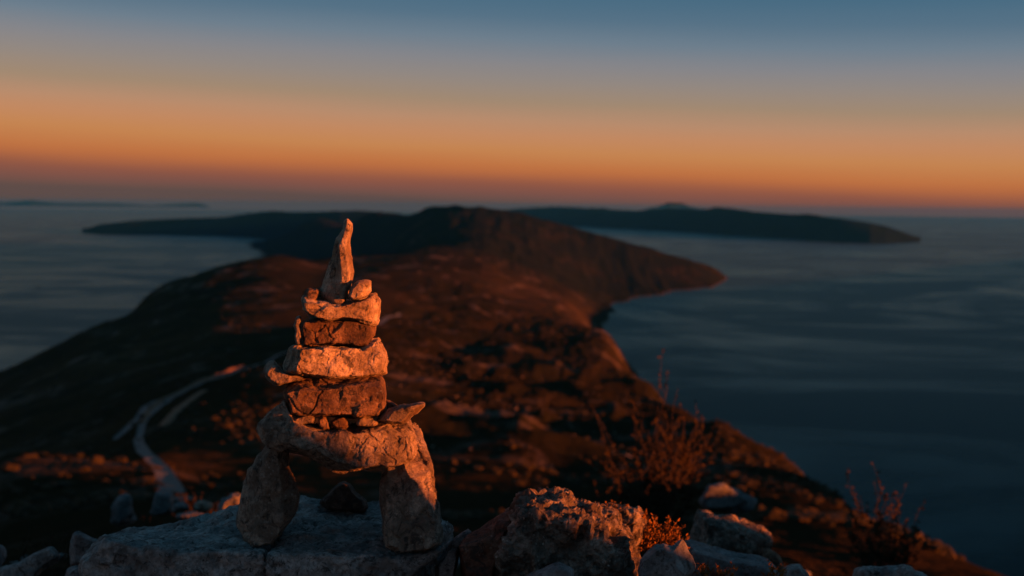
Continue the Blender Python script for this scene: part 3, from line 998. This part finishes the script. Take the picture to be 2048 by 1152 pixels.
# --- wide pale stone
stone('stone', Z1([(440, 885), (470, 866), (560, 874), (720, 868), (860, 872), (945, 872), (962, 832), (1015, 820), (1038, 880), (1062, 930), (1072, 965), (1069, 1046), (1000, 1066), (900, 1076), (700, 1074), (590, 1070), (500, 1056), (450, 1052), (408, 1036), (414, 980)]),
      2.28, 0.19, 'widest pale block in the upper cairn, its top right corner rising', frontpoly=Z1([(515, 895), (525, 885), (570, 885), (720, 885), (860, 888), (925, 892), (950, 870), (975, 865), (1000, 900), (1025, 945), (1045, 975), (1052, 1035), (990, 1056), (900, 1066), (700, 1064), (600, 1060), (530, 1050), (500, 1045), (485, 1025), (500, 960)]),
      mat=M_ROCKW, seed=36, group=G, big=0.05, amp=1.0, crack=0.003, rot=0.3)
# --- dark brown block
stone('stone', Z1([(520, 745), (530, 718), (600, 698), (650, 700), (800, 703), (890, 712), (945, 735), (992, 732), (985, 790), (962, 820), (955, 865), (900, 876), (830, 872), (750, 857), (690, 866), (600, 870), (540, 866), (522, 820)]),
      2.30, 0.16, 'dark brown block with vertical cracks in the upper cairn', frontpoly=Z1([(532, 750), (545, 728), (600, 712), (650, 712), (800, 716), (885, 725), (935, 750), (945, 755), (942, 795), (935, 825), (930, 855), (895, 862), (830, 860), (750, 846), (690, 854), (600, 858), (550, 854), (535, 815)]),
      mat=M_ROCKB, seed=39, group=G, big=0.042, amp=0.8, crack=0.004)
stone('stone', Z1([(486, 700), (492, 684), (514, 678), (520, 700), (512, 740), (521, 790), (522, 860), (500, 872), (486, 860), (476, 812), (484, 778), (474, 742)]), 2.30, 0.05, 'thin upright sliver leaning on the left of the dark block', mat=M_ROCK, seed=41, big=0.025, amp=0.5, front=(2, 3, 2, 2), group=G, voxel=0.0018)
# --- bowl stone
stone('stone', Z1([(530, 570), (540, 552), (580, 560), (640, 575), (760, 595), (800, 585), (900, 572), (955, 548), (992, 536), (1020, 580), (1028, 650), (1006, 728), (965, 736), (935, 730), (880, 712), (800, 702), (680, 706), (620, 690), (560, 666), (535, 640)]),
      2.28, 0.18, 'hollow-topped stone that carries the tall spire', frontpoly=Z1([(540, 600), (555, 592), (590, 595), (640, 600), (740, 622), (790, 605), (870, 592), (920, 588), (940, 590), (948, 620), (945, 660), (940, 715), (935, 718), (920, 715), (870, 702), (800, 694), (690, 698), (630, 684), (570, 660), (548, 640)]),
      mat=M_ROCKW, seed=44, group=G, big=0.045, amp=0.8, crack=0.003, rot=0.15)
stone('pebble', Z1([(548, 515), (565, 500), (625, 498), (642, 515), (640, 545), (612, 590), (570, 592), (545, 560)]), 2.31, 0.07, 'small dark stone to the left of the spire foot', 'pebble', mat=M_ROCKB, seed=45, big=0.03, amp=0.6, voxel=0.002, front=(4, 6, 4, 2))
stone('pebble', Z1([(838, 500), (862, 468), (885, 453), (930, 446), (967, 450), (970, 520), (935, 556), (895, 574), (845, 578), (824, 552)]), 2.28, 0.08, 'small angular stone to the right of the spire foot', 'pebble', mat=M_ROCKW, seed=46, big=0.03, amp=0.6, voxel=0.002, frontpoly=Z1([(850, 505), (870, 485), (885, 470), (915, 470), (925, 480), (915, 520), (885, 550), (870, 562), (848, 570), (835, 552)]))
# --- spire
stone('stone', Z1([(800, 65), (812, 54), (830, 72), (849, 92), (850, 130), (832, 190), (828, 270), (842, 325), (858, 395), (850, 455), (825, 520), (800, 600), (765, 622), (720, 605), (690, 612), (650, 575), (644, 520), (662, 450), (690, 370), (715, 300), (728, 240), (745, 190), (775, 140), (796, 105)]),
      2.30, 0.13, 'tall pointed stone standing upright at the top of the cairn', 'stone', frontpoly=Z1([(808, 75), (815, 68), (822, 80), (828, 100), (828, 130), (812, 190), (802, 270), (812, 325), (822, 395), (815, 455), (798, 520), (785, 590), (765, 610), (745, 595), (735, 590), (730, 560), (752, 520), (778, 450), (776, 370), (764, 300), (760, 240), (774, 190), (792, 140), (802, 105)]),
      mat=M_ROCKW, seed=48, group=G, big=0.04, amp=0.55, rough=1.4, mid=(0.4, 0.7))
# --- rock in the arch
stone('stone', Z2([(560, 740), (600, 700), (650, 645), (688, 624), (728, 634), (758, 688), (812, 730), (828, 775), (800, 800), (700, 800), (590, 780)]), 2.62, 0.14, 'dark stone lying on the slab seen through the arch', mat=M_DARK, seed=49, big=0.05, amp=0.7, voxel=0.004)

# --- boulder to the right, its flank and neighbours
stone('boulder', Z4([(478, 760), (520, 620), (558, 560), (575, 500), (592, 448), (640, 412), (700, 398), (770, 386), (850, 392), (905, 398), (960, 408), (1000, 438), (1045, 458), (1110, 463), (1180, 488), (1240, 514), (1264, 560), (1252, 610), (1312, 650), (1332, 700), (1380, 790), (1422, 860), (1418, 930), (1380, 1250), (430, 1250), (440, 880)]),
      2.22, 0.42, 'large craggy lichen-spotted boulder, sunlit along its top and right side', 'boulder', frontpoly=Z4([(500, 780), (545, 680), (580, 600), (590, 560), (600, 530), (640, 520), (700, 515), (770, 520), (850, 530), (905, 545), (960, 555), (1000, 565), (1045, 575), (1100, 585), (1140, 600), (1180, 625), (1200, 650), (1205, 680), (1220, 720), (1240, 760), (1265, 820), (1280, 880), (1275, 930), (1260, 1250), (470, 1250), (470, 890)]),
      mat=M_BOULD, seed=52, big=0.08, amp=0.8, voxel=0.0033, craggy=1.1, rough=2.0, mid=(0.35, 0.8))
stone('rock', Z4([(195, 715), (240, 680), (290, 642), (345, 610), (400, 568), (455, 535), (510, 503), (590, 438), (575, 560), (545, 680), (480, 780), (440, 900), (400, 1200), (240, 1200), (235, 930)]), 2.26, 0.28, 'reddish brown slanting rock against the left of the boulder', 'rock', mat=M_RED, seed=54, big=0.07, amp=0.8, voxel=0.0036, rough=1.3, frontpoly=Z4([(215, 735), (250, 725), (300, 710), (350, 700), (400, 680), (440, 670), (480, 650), (500, 660), (490, 720), (470, 780), (450, 830), (420, 900), (380, 1200), (260, 1200), (245, 930)]))
stone('rock', Z4([(640, 960), (665, 928), (720, 900), (780, 868), (830, 848), (880, 834), (930, 855), (978, 880), (990, 930), (980, 1100), (640, 1100)]), 2.06, 0.12, 'smooth blue-grey stone at the bottom edge in front of the boulder', 'rock', mat=M_ROCKS, seed=55, big=0.08, amp=0.3, voxel=0.003, front=(15, 5, 14, 5))
stone('rock', Z4([(40, 860), (85, 790), (120, 715), (160, 670), (200, 640), (262, 602), (285, 628), (270, 670), (200, 730), (190, 830), (160, 930), (150, 1150), (30, 1150)]), 2.36, 0.25, 'pointed bluish rock between the slab and the reddish rock', 'rock', mat=M_ROCKS, seed=56, big=0.07, amp=0.5, voxel=0.004)
stone('rock', Z4([(1425, 860), (1440, 810), (1480, 760), (1530, 718), (1600, 698), (1655, 722), (1722, 668), (1742, 702), (1762, 760), (1785, 800), (1802, 862), (1790, 890), (1755, 930), (1740, 1150), (1440, 1150), (1430, 930)]),
      2.16, 0.12, 'grey rock with a sunlit right edge beside the boulder', 'rock', mat=M_ROCKS, seed=57, big=0.07, amp=0.5, voxel=0.003, frontpoly=Z4([(1440, 880), (1460, 830), (1500, 790), (1540, 760), (1600, 745), (1630, 760), (1655, 770), (1665, 800), (1680, 840), (1700, 880), (1730, 910), (1735, 920), (1740, 935), (1730, 1150), (1450, 1150), (1440, 930)]))
stone('rock', Z4([(1085, 560), (1150, 482), (1200, 460), (1290, 462), (1350, 465), (1420, 476), (1462, 532), (1450, 640), (1400, 760), (1300, 900), (1150, 900), (1085, 760)]), 2.85, 0.3, 'blurred brownish rock directly behind the boulder', 'rock', mat=M_BOULD, seed=58, big=0.09, amp=0.7, voxel=0.006, craggy=0.5)
stone('rock', Z5([(128, 650), (150, 560), (162, 495), (215, 498), (262, 530), (350, 538), (440, 563), (530, 588), (575, 625), (592, 662), (580, 690), (560, 730), (510, 772), (400, 790), (240, 790), (128, 760)]), 3.7, 0.45, 'blocky grey rock with a rust stripe, right of the small orange bush', 'rock', mat=M_BOULD, seed=60, big=0.12, amp=0.8, voxel=0.008, front=(22, 30, 25, 5))
stone('rock', Z5([(75, 700), (90, 664), (200, 700), (330, 738), (430, 752), (500, 764), (570, 785), (605, 812), (628, 860), (610, 990), (120, 990), (80, 800)]), 3.1, 0.4, 'long flat pale slab sloping down in the right foreground', 'rock', mat=M_ROCKS, seed=61, big=0.12, amp=0.5, voxel=0.007, front=(20, 14, 24, 5))
stone('rock', Z5([(530, 760), (562, 715), (600, 740), (640, 772), (662, 815), (650, 900), (560, 900)]), 3.5, 0.25, 'small rust-streaked rock at the end of the long flat slab', 'rock', mat=M_ROCKB, seed=62, big=0.08, amp=0.6, voxel=0.006)
stone('rock', Z5([(655, 870), (668, 828), (700, 813), (750, 810), (782, 838), (808, 876), (800, 960), (655, 960)]), 2.9, 0.2, 'small rounded rock peeping over the bottom edge, right of the flat slab', 'rock', mat=M_ROCKG, seed=63, big=0.06, amp=0.6, voxel=0.005)
stone('rock', Z5([(1068, 885), (1080, 842), (1112, 826), (1180, 824), (1262, 821), (1330, 822), (1362, 813), (1402, 838), (1460, 866), (1510, 900), (1500, 990), (1080, 990)]), 2.9, 0.3, 'low flat rock at the bottom edge on the far right', 'rock', mat=M_ROCKG, seed=64, big=0.08, amp=0.6, voxel=0.006, craggy=0.3)
stone('rock', Z5([(158, 450), (180, 400), (220, 340), (292, 333), (362, 366), (420, 400), (492, 437), (470, 480), (380, 500), (200, 500)]), 8.5, 0.9, 'blurred grey rock below the dark bush, uphill of the blocky rock', 'rock', mat=M_ROCKS, seed=65, big=0.3, amp=0.8, voxel=0.02)
stone('rock', Z5([(235, 860), (250, 832), (300, 840), (345, 866), (380, 900), (370, 960), (240, 960)]), 2.7, 0.2, 'small pinkish rock lit by the sun at the bottom edge, left on the flat slab', 'rock', mat=M_RED, seed=66, big=0.06, amp=0.6, voxel=0.005)
# left side rocks
stone('rock', Z3([(815, 600), (820, 500), (860, 440), (910, 408), (970, 418), (966, 470), (980, 540), (932, 602), (862, 632)]), 7.5, 0.35, 'upright blurred rock at the far left of the distant rock cluster', 'rock', mat=M_ROCKS, seed=70, big=0.18, amp=1.3, voxel=0.012)
stone('rock', Z3([(1085, 540), (1105, 490), (1130, 430), (1160, 378), (1200, 392), (1262, 398), (1274, 450), (1262, 530), (1200, 552), (1120, 560)]), 7.2, 0.35, 'tallest pale blurred rock standing at the end of the road', 'rock', mat=M_ROCKS, seed=71, big=0.18, amp=1.0, voxel=0.012)
stone('rock', Z3([(1268, 480), (1285, 458), (1340, 453), (1382, 480), (1375, 520), (1270, 520)]), 7.0, 0.25, 'small pale blurred rock just right of the tallest one', 'rock', mat=M_ROCKS, seed=72, big=0.12, amp=0.8, voxel=0.012)
stone('rock', Z3([(1285, 560), (1320, 535), (1400, 523), (1500, 538), (1515, 570), (1450, 600), (1310, 600)]), 6.2, 0.3, 'low flat blurred rock behind the left end of the slab', 'rock', mat=M_ROCKS, seed=73, big=0.12, amp=0.7, voxel=0.011)
stone('rock', Z3([(1405, 495), (1430, 465), (1472, 444), (1542, 468), (1558, 500), (1510, 535), (1420, 530)]), 7.0, 0.3, 'brownish blurred rock in the middle of the distant cluster', 'rock', mat=M_ROCK, seed=74, big=0.12, amp=0.8, voxel=0.012)
stone('rock', Z3([(1585, 510), (1605, 465), (1642, 428), (1692, 393), (1765, 398), (1790, 520), (1700, 560), (1590, 550)]), 5.5, 0.3, 'rounded blurred rock half hidden by the left leg stone', 'rock', mat=M_ROCKS, seed=75, big=0.12, amp=0.8, voxel=0.011)
stone('rock', Z3([(510, 800), (525, 730), (540, 680), (575, 673), (650, 708), (722, 735), (700, 790), (680, 860), (600, 920), (515, 920)]), 3.1, 0.22, 'pointed grey rock left of the slab', 'rock', mat=M_ROCKS, seed=76, big=0.07, amp=0.5, voxel=0.005)
stone('rock', Z3([(0, 960), (60, 925), (150, 895), (250, 830), (330, 795), (385, 778), (432, 828), (422, 880), (330, 930), (250, 1000), (200, 1080), (-30, 1080)]), 3.2, 0.3, 'long slanting rock in the bottom left corner', 'rock', mat=M_ROCKG, seed=77, big=0.09, amp=0.7, voxel=0.006)
stone('rock', Z3([(-60, 800), (0, 765), (32, 792), (42, 850), (22, 900), (-20, 960), (-80, 960)]), 3.4, 0.25, 'rock cut off by the left edge of the picture', 'rock', mat=M_ROCKS, seed=78, big=0.07, amp=0.5, voxel=0.006)
stone('rock', Z3([(480, 1000), (492, 948), (560, 918), (640, 958), (660, 1010), (640, 1100), (490, 1100)]), 2.7, 0.2, 'small bluish rock below the slab corner at the bottom edge', 'rock', mat=M_ROCKS, seed=79, big=0.06, amp=0.5, voxel=0.005)

# ------------------------------------------------------------------ shrubs
def tube(V, Fc, pts, r0, r1, sides=5):
    pts = np.array(pts)
    n = len(pts)
    base = len(V)
    for i, p in enumerate(pts):
        d = pts[min(i + 1, n - 1)] - pts[max(i - 1, 0)]
        d = d / max(np.linalg.norm(d), 1e-9)
        a = np.cross(d, [0.3, 0.9, 0.1])
        a /= np.linalg.norm(a)
        b = np.cross(d, a)
        r = r0 + (r1 - r0) * i / (n - 1)
        for k in range(sides):
            t_ = 2 * math.pi * k / sides
            V.append(tuple(p + (a * math.cos(t_) + b * math.sin(t_)) * r))
    for i in range(n - 1):
        for k in range(sides):
            j = (k + 1) % sides
            Fc.append((base + i * sides + k, base + i * sides + j, base + (i + 1) * sides + j, base + (i + 1) * sides + k))


def leaf(V, Fc, p, d, L, w, rng):
    d = d / np.linalg.norm(d)
    s = np.cross(d, rng.normal(size=3))
    s /= max(np.linalg.norm(s), 1e-6)
    n = np.cross(d, s)
    b = len(V)
    V.extend([tuple(p), tuple(p + d * L * 0.5 + s * w * 0.5 + n * L * 0.08), tuple(p + d * L), tuple(p + d * L * 0.5 - s * w * 0.5 + n * L * 0.08)])
    Fc.append((b, b + 1, b + 2, b + 3))


def shrub(name, label, cat, base, tips, leafL, nleaf, seed, mat, stem_r=0.004, branch=5, spread=0.35, leaf_from=0.25):
    """base point, list of tip points in world; side branches and leaves around each stem"""
    rng = np.random.default_rng(seed)
    base = np.array(base, float)
    if cat == 'bush' and base[1] > 4:
        base[2] = ground_z(base[0], base[1]) - 0.02
    root = bpy.data.objects.new(name, None)
    COL.objects.link(root)
    root.location = base
    tag(root, label, cat)
    SVs, SFs, LV, LF = [], [], [], []
    base = np.array(base, float)
    for tip in tips:
        tip = np.array(tip, float) - base
        ln = np.linalg.norm(tip)
        k = 9
        ts = np.linspace(0, 1, k)
        path = np.outer(ts, tip)
        path[1:-1] += rng.normal(size=(k - 2, 3)) * ln * 0.025
        tube(SVs, SFs, path, stem_r, stem_r * 0.25)
        def leaves(path_, ln_, cnt):
            for _ in range(cnt):
                u = rng.uniform(leaf_from, 1.0)
                i = min(int(u * (len(path_) - 1)), len(path_) - 2)
                fr = u * (len(path_) - 1) - i
                p = path_[i] * (1 - fr) + path_[i + 1] * fr
                d = (path_[i + 1] - path_[i])
                d = d / max(np.linalg.norm(d), 1e-6) * 0.6 + rng.normal(size=3) * 0.55
                leaf(LV, LF, p, d, leafL * rng.uniform(0.6, 1.2), leafL * 0.5 * rng.uniform(0.7, 1.2), rng)
        leaves(path, ln, nleaf)
        for _ in range(branch):
            u = rng.uniform(0.2, 0.85)
            i = int(u * (k - 1))
            st = path[i]
            d = tip / ln * 0.7 + rng.normal(size=3) * 0.6
            bl = ln * spread * rng.uniform(0.5, 1.1) * (1.15 - u)
            bp = [st + d * bl * t_ + np.array([0, 0, 1]) * bl * 0.15 * t_ ** 2 for t_ in np.linspace(0, 1, 5)]
            tube(SVs, SFs, bp, stem_r * 0.5, stem_r * 0.2, 4)
            leaves(np.array(bp), bl, int(nleaf * 0.6))
    sm = bpy.data.meshes.new('branches')
    sm.from_pydata(SVs, [], SFs)
    sm.materials.append(M_WOOD)
    link('branches', sm, root)
    lm = bpy.data.meshes.new('foliage')
    lm.from_pydata(LV, [], LF)
    lm.materials.append(mat)
    lo = link('foliage', lm, root)
    lo['kind'] = 'stuff'
    return root


rg = np.random.default_rng(5)
# small orange bush by the boulder
b0 = P(1318, 1115, 2.95)
tips = [P(1318 + rg.uniform(-52, 56), 1062 + rg.uniform(-28, 30), 2.95 + rg.uniform(-0.09, 0.12)) for _ in range(46)]
shrub('bush', 'small dense bush with glowing orange leaves right of the boulder', 'bush', b0, tips, 0.013, 16, 3, M_LEAFO, 0.0016, 3, 0.5, 0.4)
# sprig on top of rock behind the boulder
b0 = P(1222, 1030, 2.9)
tips = [P(*c, 2.9) for c in [(1196, 1012), (1212, 1006), (1226, 1001), (1240, 1006), (1252, 1013), (1230, 1014), (1205, 1018)]]
shrub('sprig', 'tiny leafy sprig poking up behind the top of the boulder', 'plant', b0, tips, 0.010, 7, 4, M_LEAFO, 0.001, 1, 0.4, 0.4)
# sprigs at lower right between slabs
for k, (bx, by, lab) in enumerate([(1408, 1148, 'low leafy sprig growing at the left end of the flat slab'), (1452, 1150, 'low sprig with curled leaves on the flat slab'), (1550, 1150, 'mossy tuft at the right end of the flat slab')]):
    b0 = P(bx, by + 14, 2.72)
    tips = [P(bx + rg.uniform(-28, 26), by - rg.uniform(4, 26), 2.72 + rg.uniform(-0.05, 0.05)) for _ in range(11)]
    shrub('sprig', lab, 'plant', b0, tips, 0.009, 9, 20 + k, M_LEAFO, 0.001, 1, 0.4, 0.3)
# broad dark bush in the middle distance
b0 = P(1300, 1060, 9.0)
tips = [P(px, py, 9.0 + dy) for px, py, dy in [(1325, 700, 0), (1318, 760, 0.1), (1356, 776, 0.1), (1362, 812, 0.2), (1392, 808, -0.1), (1410, 835, 0.1)]]
tips += [P(1300 + rg.uniform(-115, 115), 905 + rg.uniform(-85, 75), 9.0 + rg.uniform(-0.5, 0.6)) for _ in range(30)]
shrub('bush', 'broad loose bush with twigs rising against the water, right of centre', 'bush', b0, tips, 0.040, 24, 6, M_LEAFD, 0.006, 6, 0.4, 0.25)
# shrub at right against the water
b0 = P(1760, 1150, 7.5)
tips = [P(px, py, 7.5 + rg.uniform(-0.2, 0.2)) for px, py in [(1695, 940), (1702, 975), (1745, 925), (1748, 960), (1760, 990), (1787, 985), (1815, 965), (1800, 1000), (1852, 1000), (1835, 1030), (1720, 990), (1735, 1010), (1775, 1010), (1700, 1030), (1840, 1060), (1830, 1090)]]
tips += [P(1768 + rg.uniform(-65, 65), 1070 + rg.uniform(-45, 40), 7.5 + rg.uniform(-0.3, 0.3)) for _ in range(16)]
shrub('bush', 'upright spiky shrub standing against the dark water on the right', 'bush', b0, tips, 0.032, 20, 8, M_LEAFD, 0.004, 5, 0.3, 0.3)
# low plants at left
for k, (bx, by, yy, lab) in enumerate([(95, 1085, 4.6, 'dark low bush above the rocks at the lower left'), (280, 1060, 6.0, 'dark low bush below the distant rock cluster'), (410, 1010, 9.0, 'twiggy bush behind the distant rock cluster')]):
    b0 = P(bx, by + 40, yy)
    tips = [P(bx + rg.uniform(-60, 60), by - rg.uniform(-10, 28), yy + rg.uniform(-0.3, 0.3)) for _ in range(16)]
    shrub('bush', lab, 'bush', b0, tips, 0.02, 18, 30 + k, M_LEAFD, 0.004, 3, 0.4, 0.3)

# small stones lying on the summit ground
rng = np.random.default_rng(41)
blobs('gravel', 2600, (-700, 2750), 2.0, 14, 0.008, 0.055, M_ROCKS, 'small grey stones lying on the summit ground', 19, 0.6)

# dry grass on the summit
rng = np.random.default_rng(77)
n = 9000
gx = rng.uniform(-3.2, 3.4, n)
gy = rng.uniform(1.9, 9.0, n)
kp = np.abs(gx) < gy * 0.52
kp &= fbm(np.stack([gx / 0.7, gy / 0.7, gx * 0], -1), 3, 9) > -0.1
gx, gy = gx[kp], gy[kp]
gz = ground_z(gx, gy) - 0.01
n = len(gx)
hgt = rng.uniform(0.03, 0.11, n)
a = rng.uniform(0, 6.28, n)
w = 0.003
lx, ly = rng.normal(0, 0.4, n) * hgt, rng.normal(0, 0.4, n) * hgt
V = np.stack([np.stack([gx - np.cos(a) * w, gy - np.sin(a) * w, gz], -1), np.stack([gx + np.cos(a) * w, gy + np.sin(a) * w, gz], -1), np.stack([gx + lx, gy + ly, gz + hgt], -1)], 1).reshape(-1, 3)
Fg = np.arange(n * 3).reshape(-1, 3)
tag(link('grass', mesh_from('grass', V, Fg, M_GRASS, smooth=False)), 'short dry grass between the summit rocks', None, None, 'stuff')

# ------------------------------------------------------------------ haze
HAZE = 0.00001
if HAZE:
    S = 74000.0
    zt = max(float(Z.max()) + 30, 60)
    zb = SEA - 2.0
    hv = [(-S, -S, zb), (S, -S, zb), (S, S, zb), (-S, S, zb), (-S, -S, zt), (S, -S, zt), (S, S, zt), (-S, S, zt)]
    hf = [(0, 3, 2, 1), (4, 5, 6, 7), (0, 1, 5, 4), (1, 2, 6, 5), (2, 3, 7, 6), (3, 0, 4, 7)]
    hm = bpy.data.materials.new('haze_air')
    hm.use_nodes = True
    ht = hm.node_tree
    ht.nodes.clear()
    pv = nd(ht, 'ShaderNodeVolumePrincipled')
    pv.inputs['Color'].default_value = (0.03, 0.34, 0.95, 1)
    pv.inputs['Density'].default_value = HAZE
    pv.inputs['Anisotropy'].default_value = 0.0
    ho = nd(ht, 'ShaderNodeOutputMaterial')
    ht.links.new(pv.outputs[0], ho.inputs['Volume'])
    hme = bpy.data.meshes.new('haze')
    hme.from_pydata(hv, [], hf)
    hme.materials.append(hm)
    tag(link('haze', hme), 'thin evening haze over the sea and far land', None, None, 'stuff')
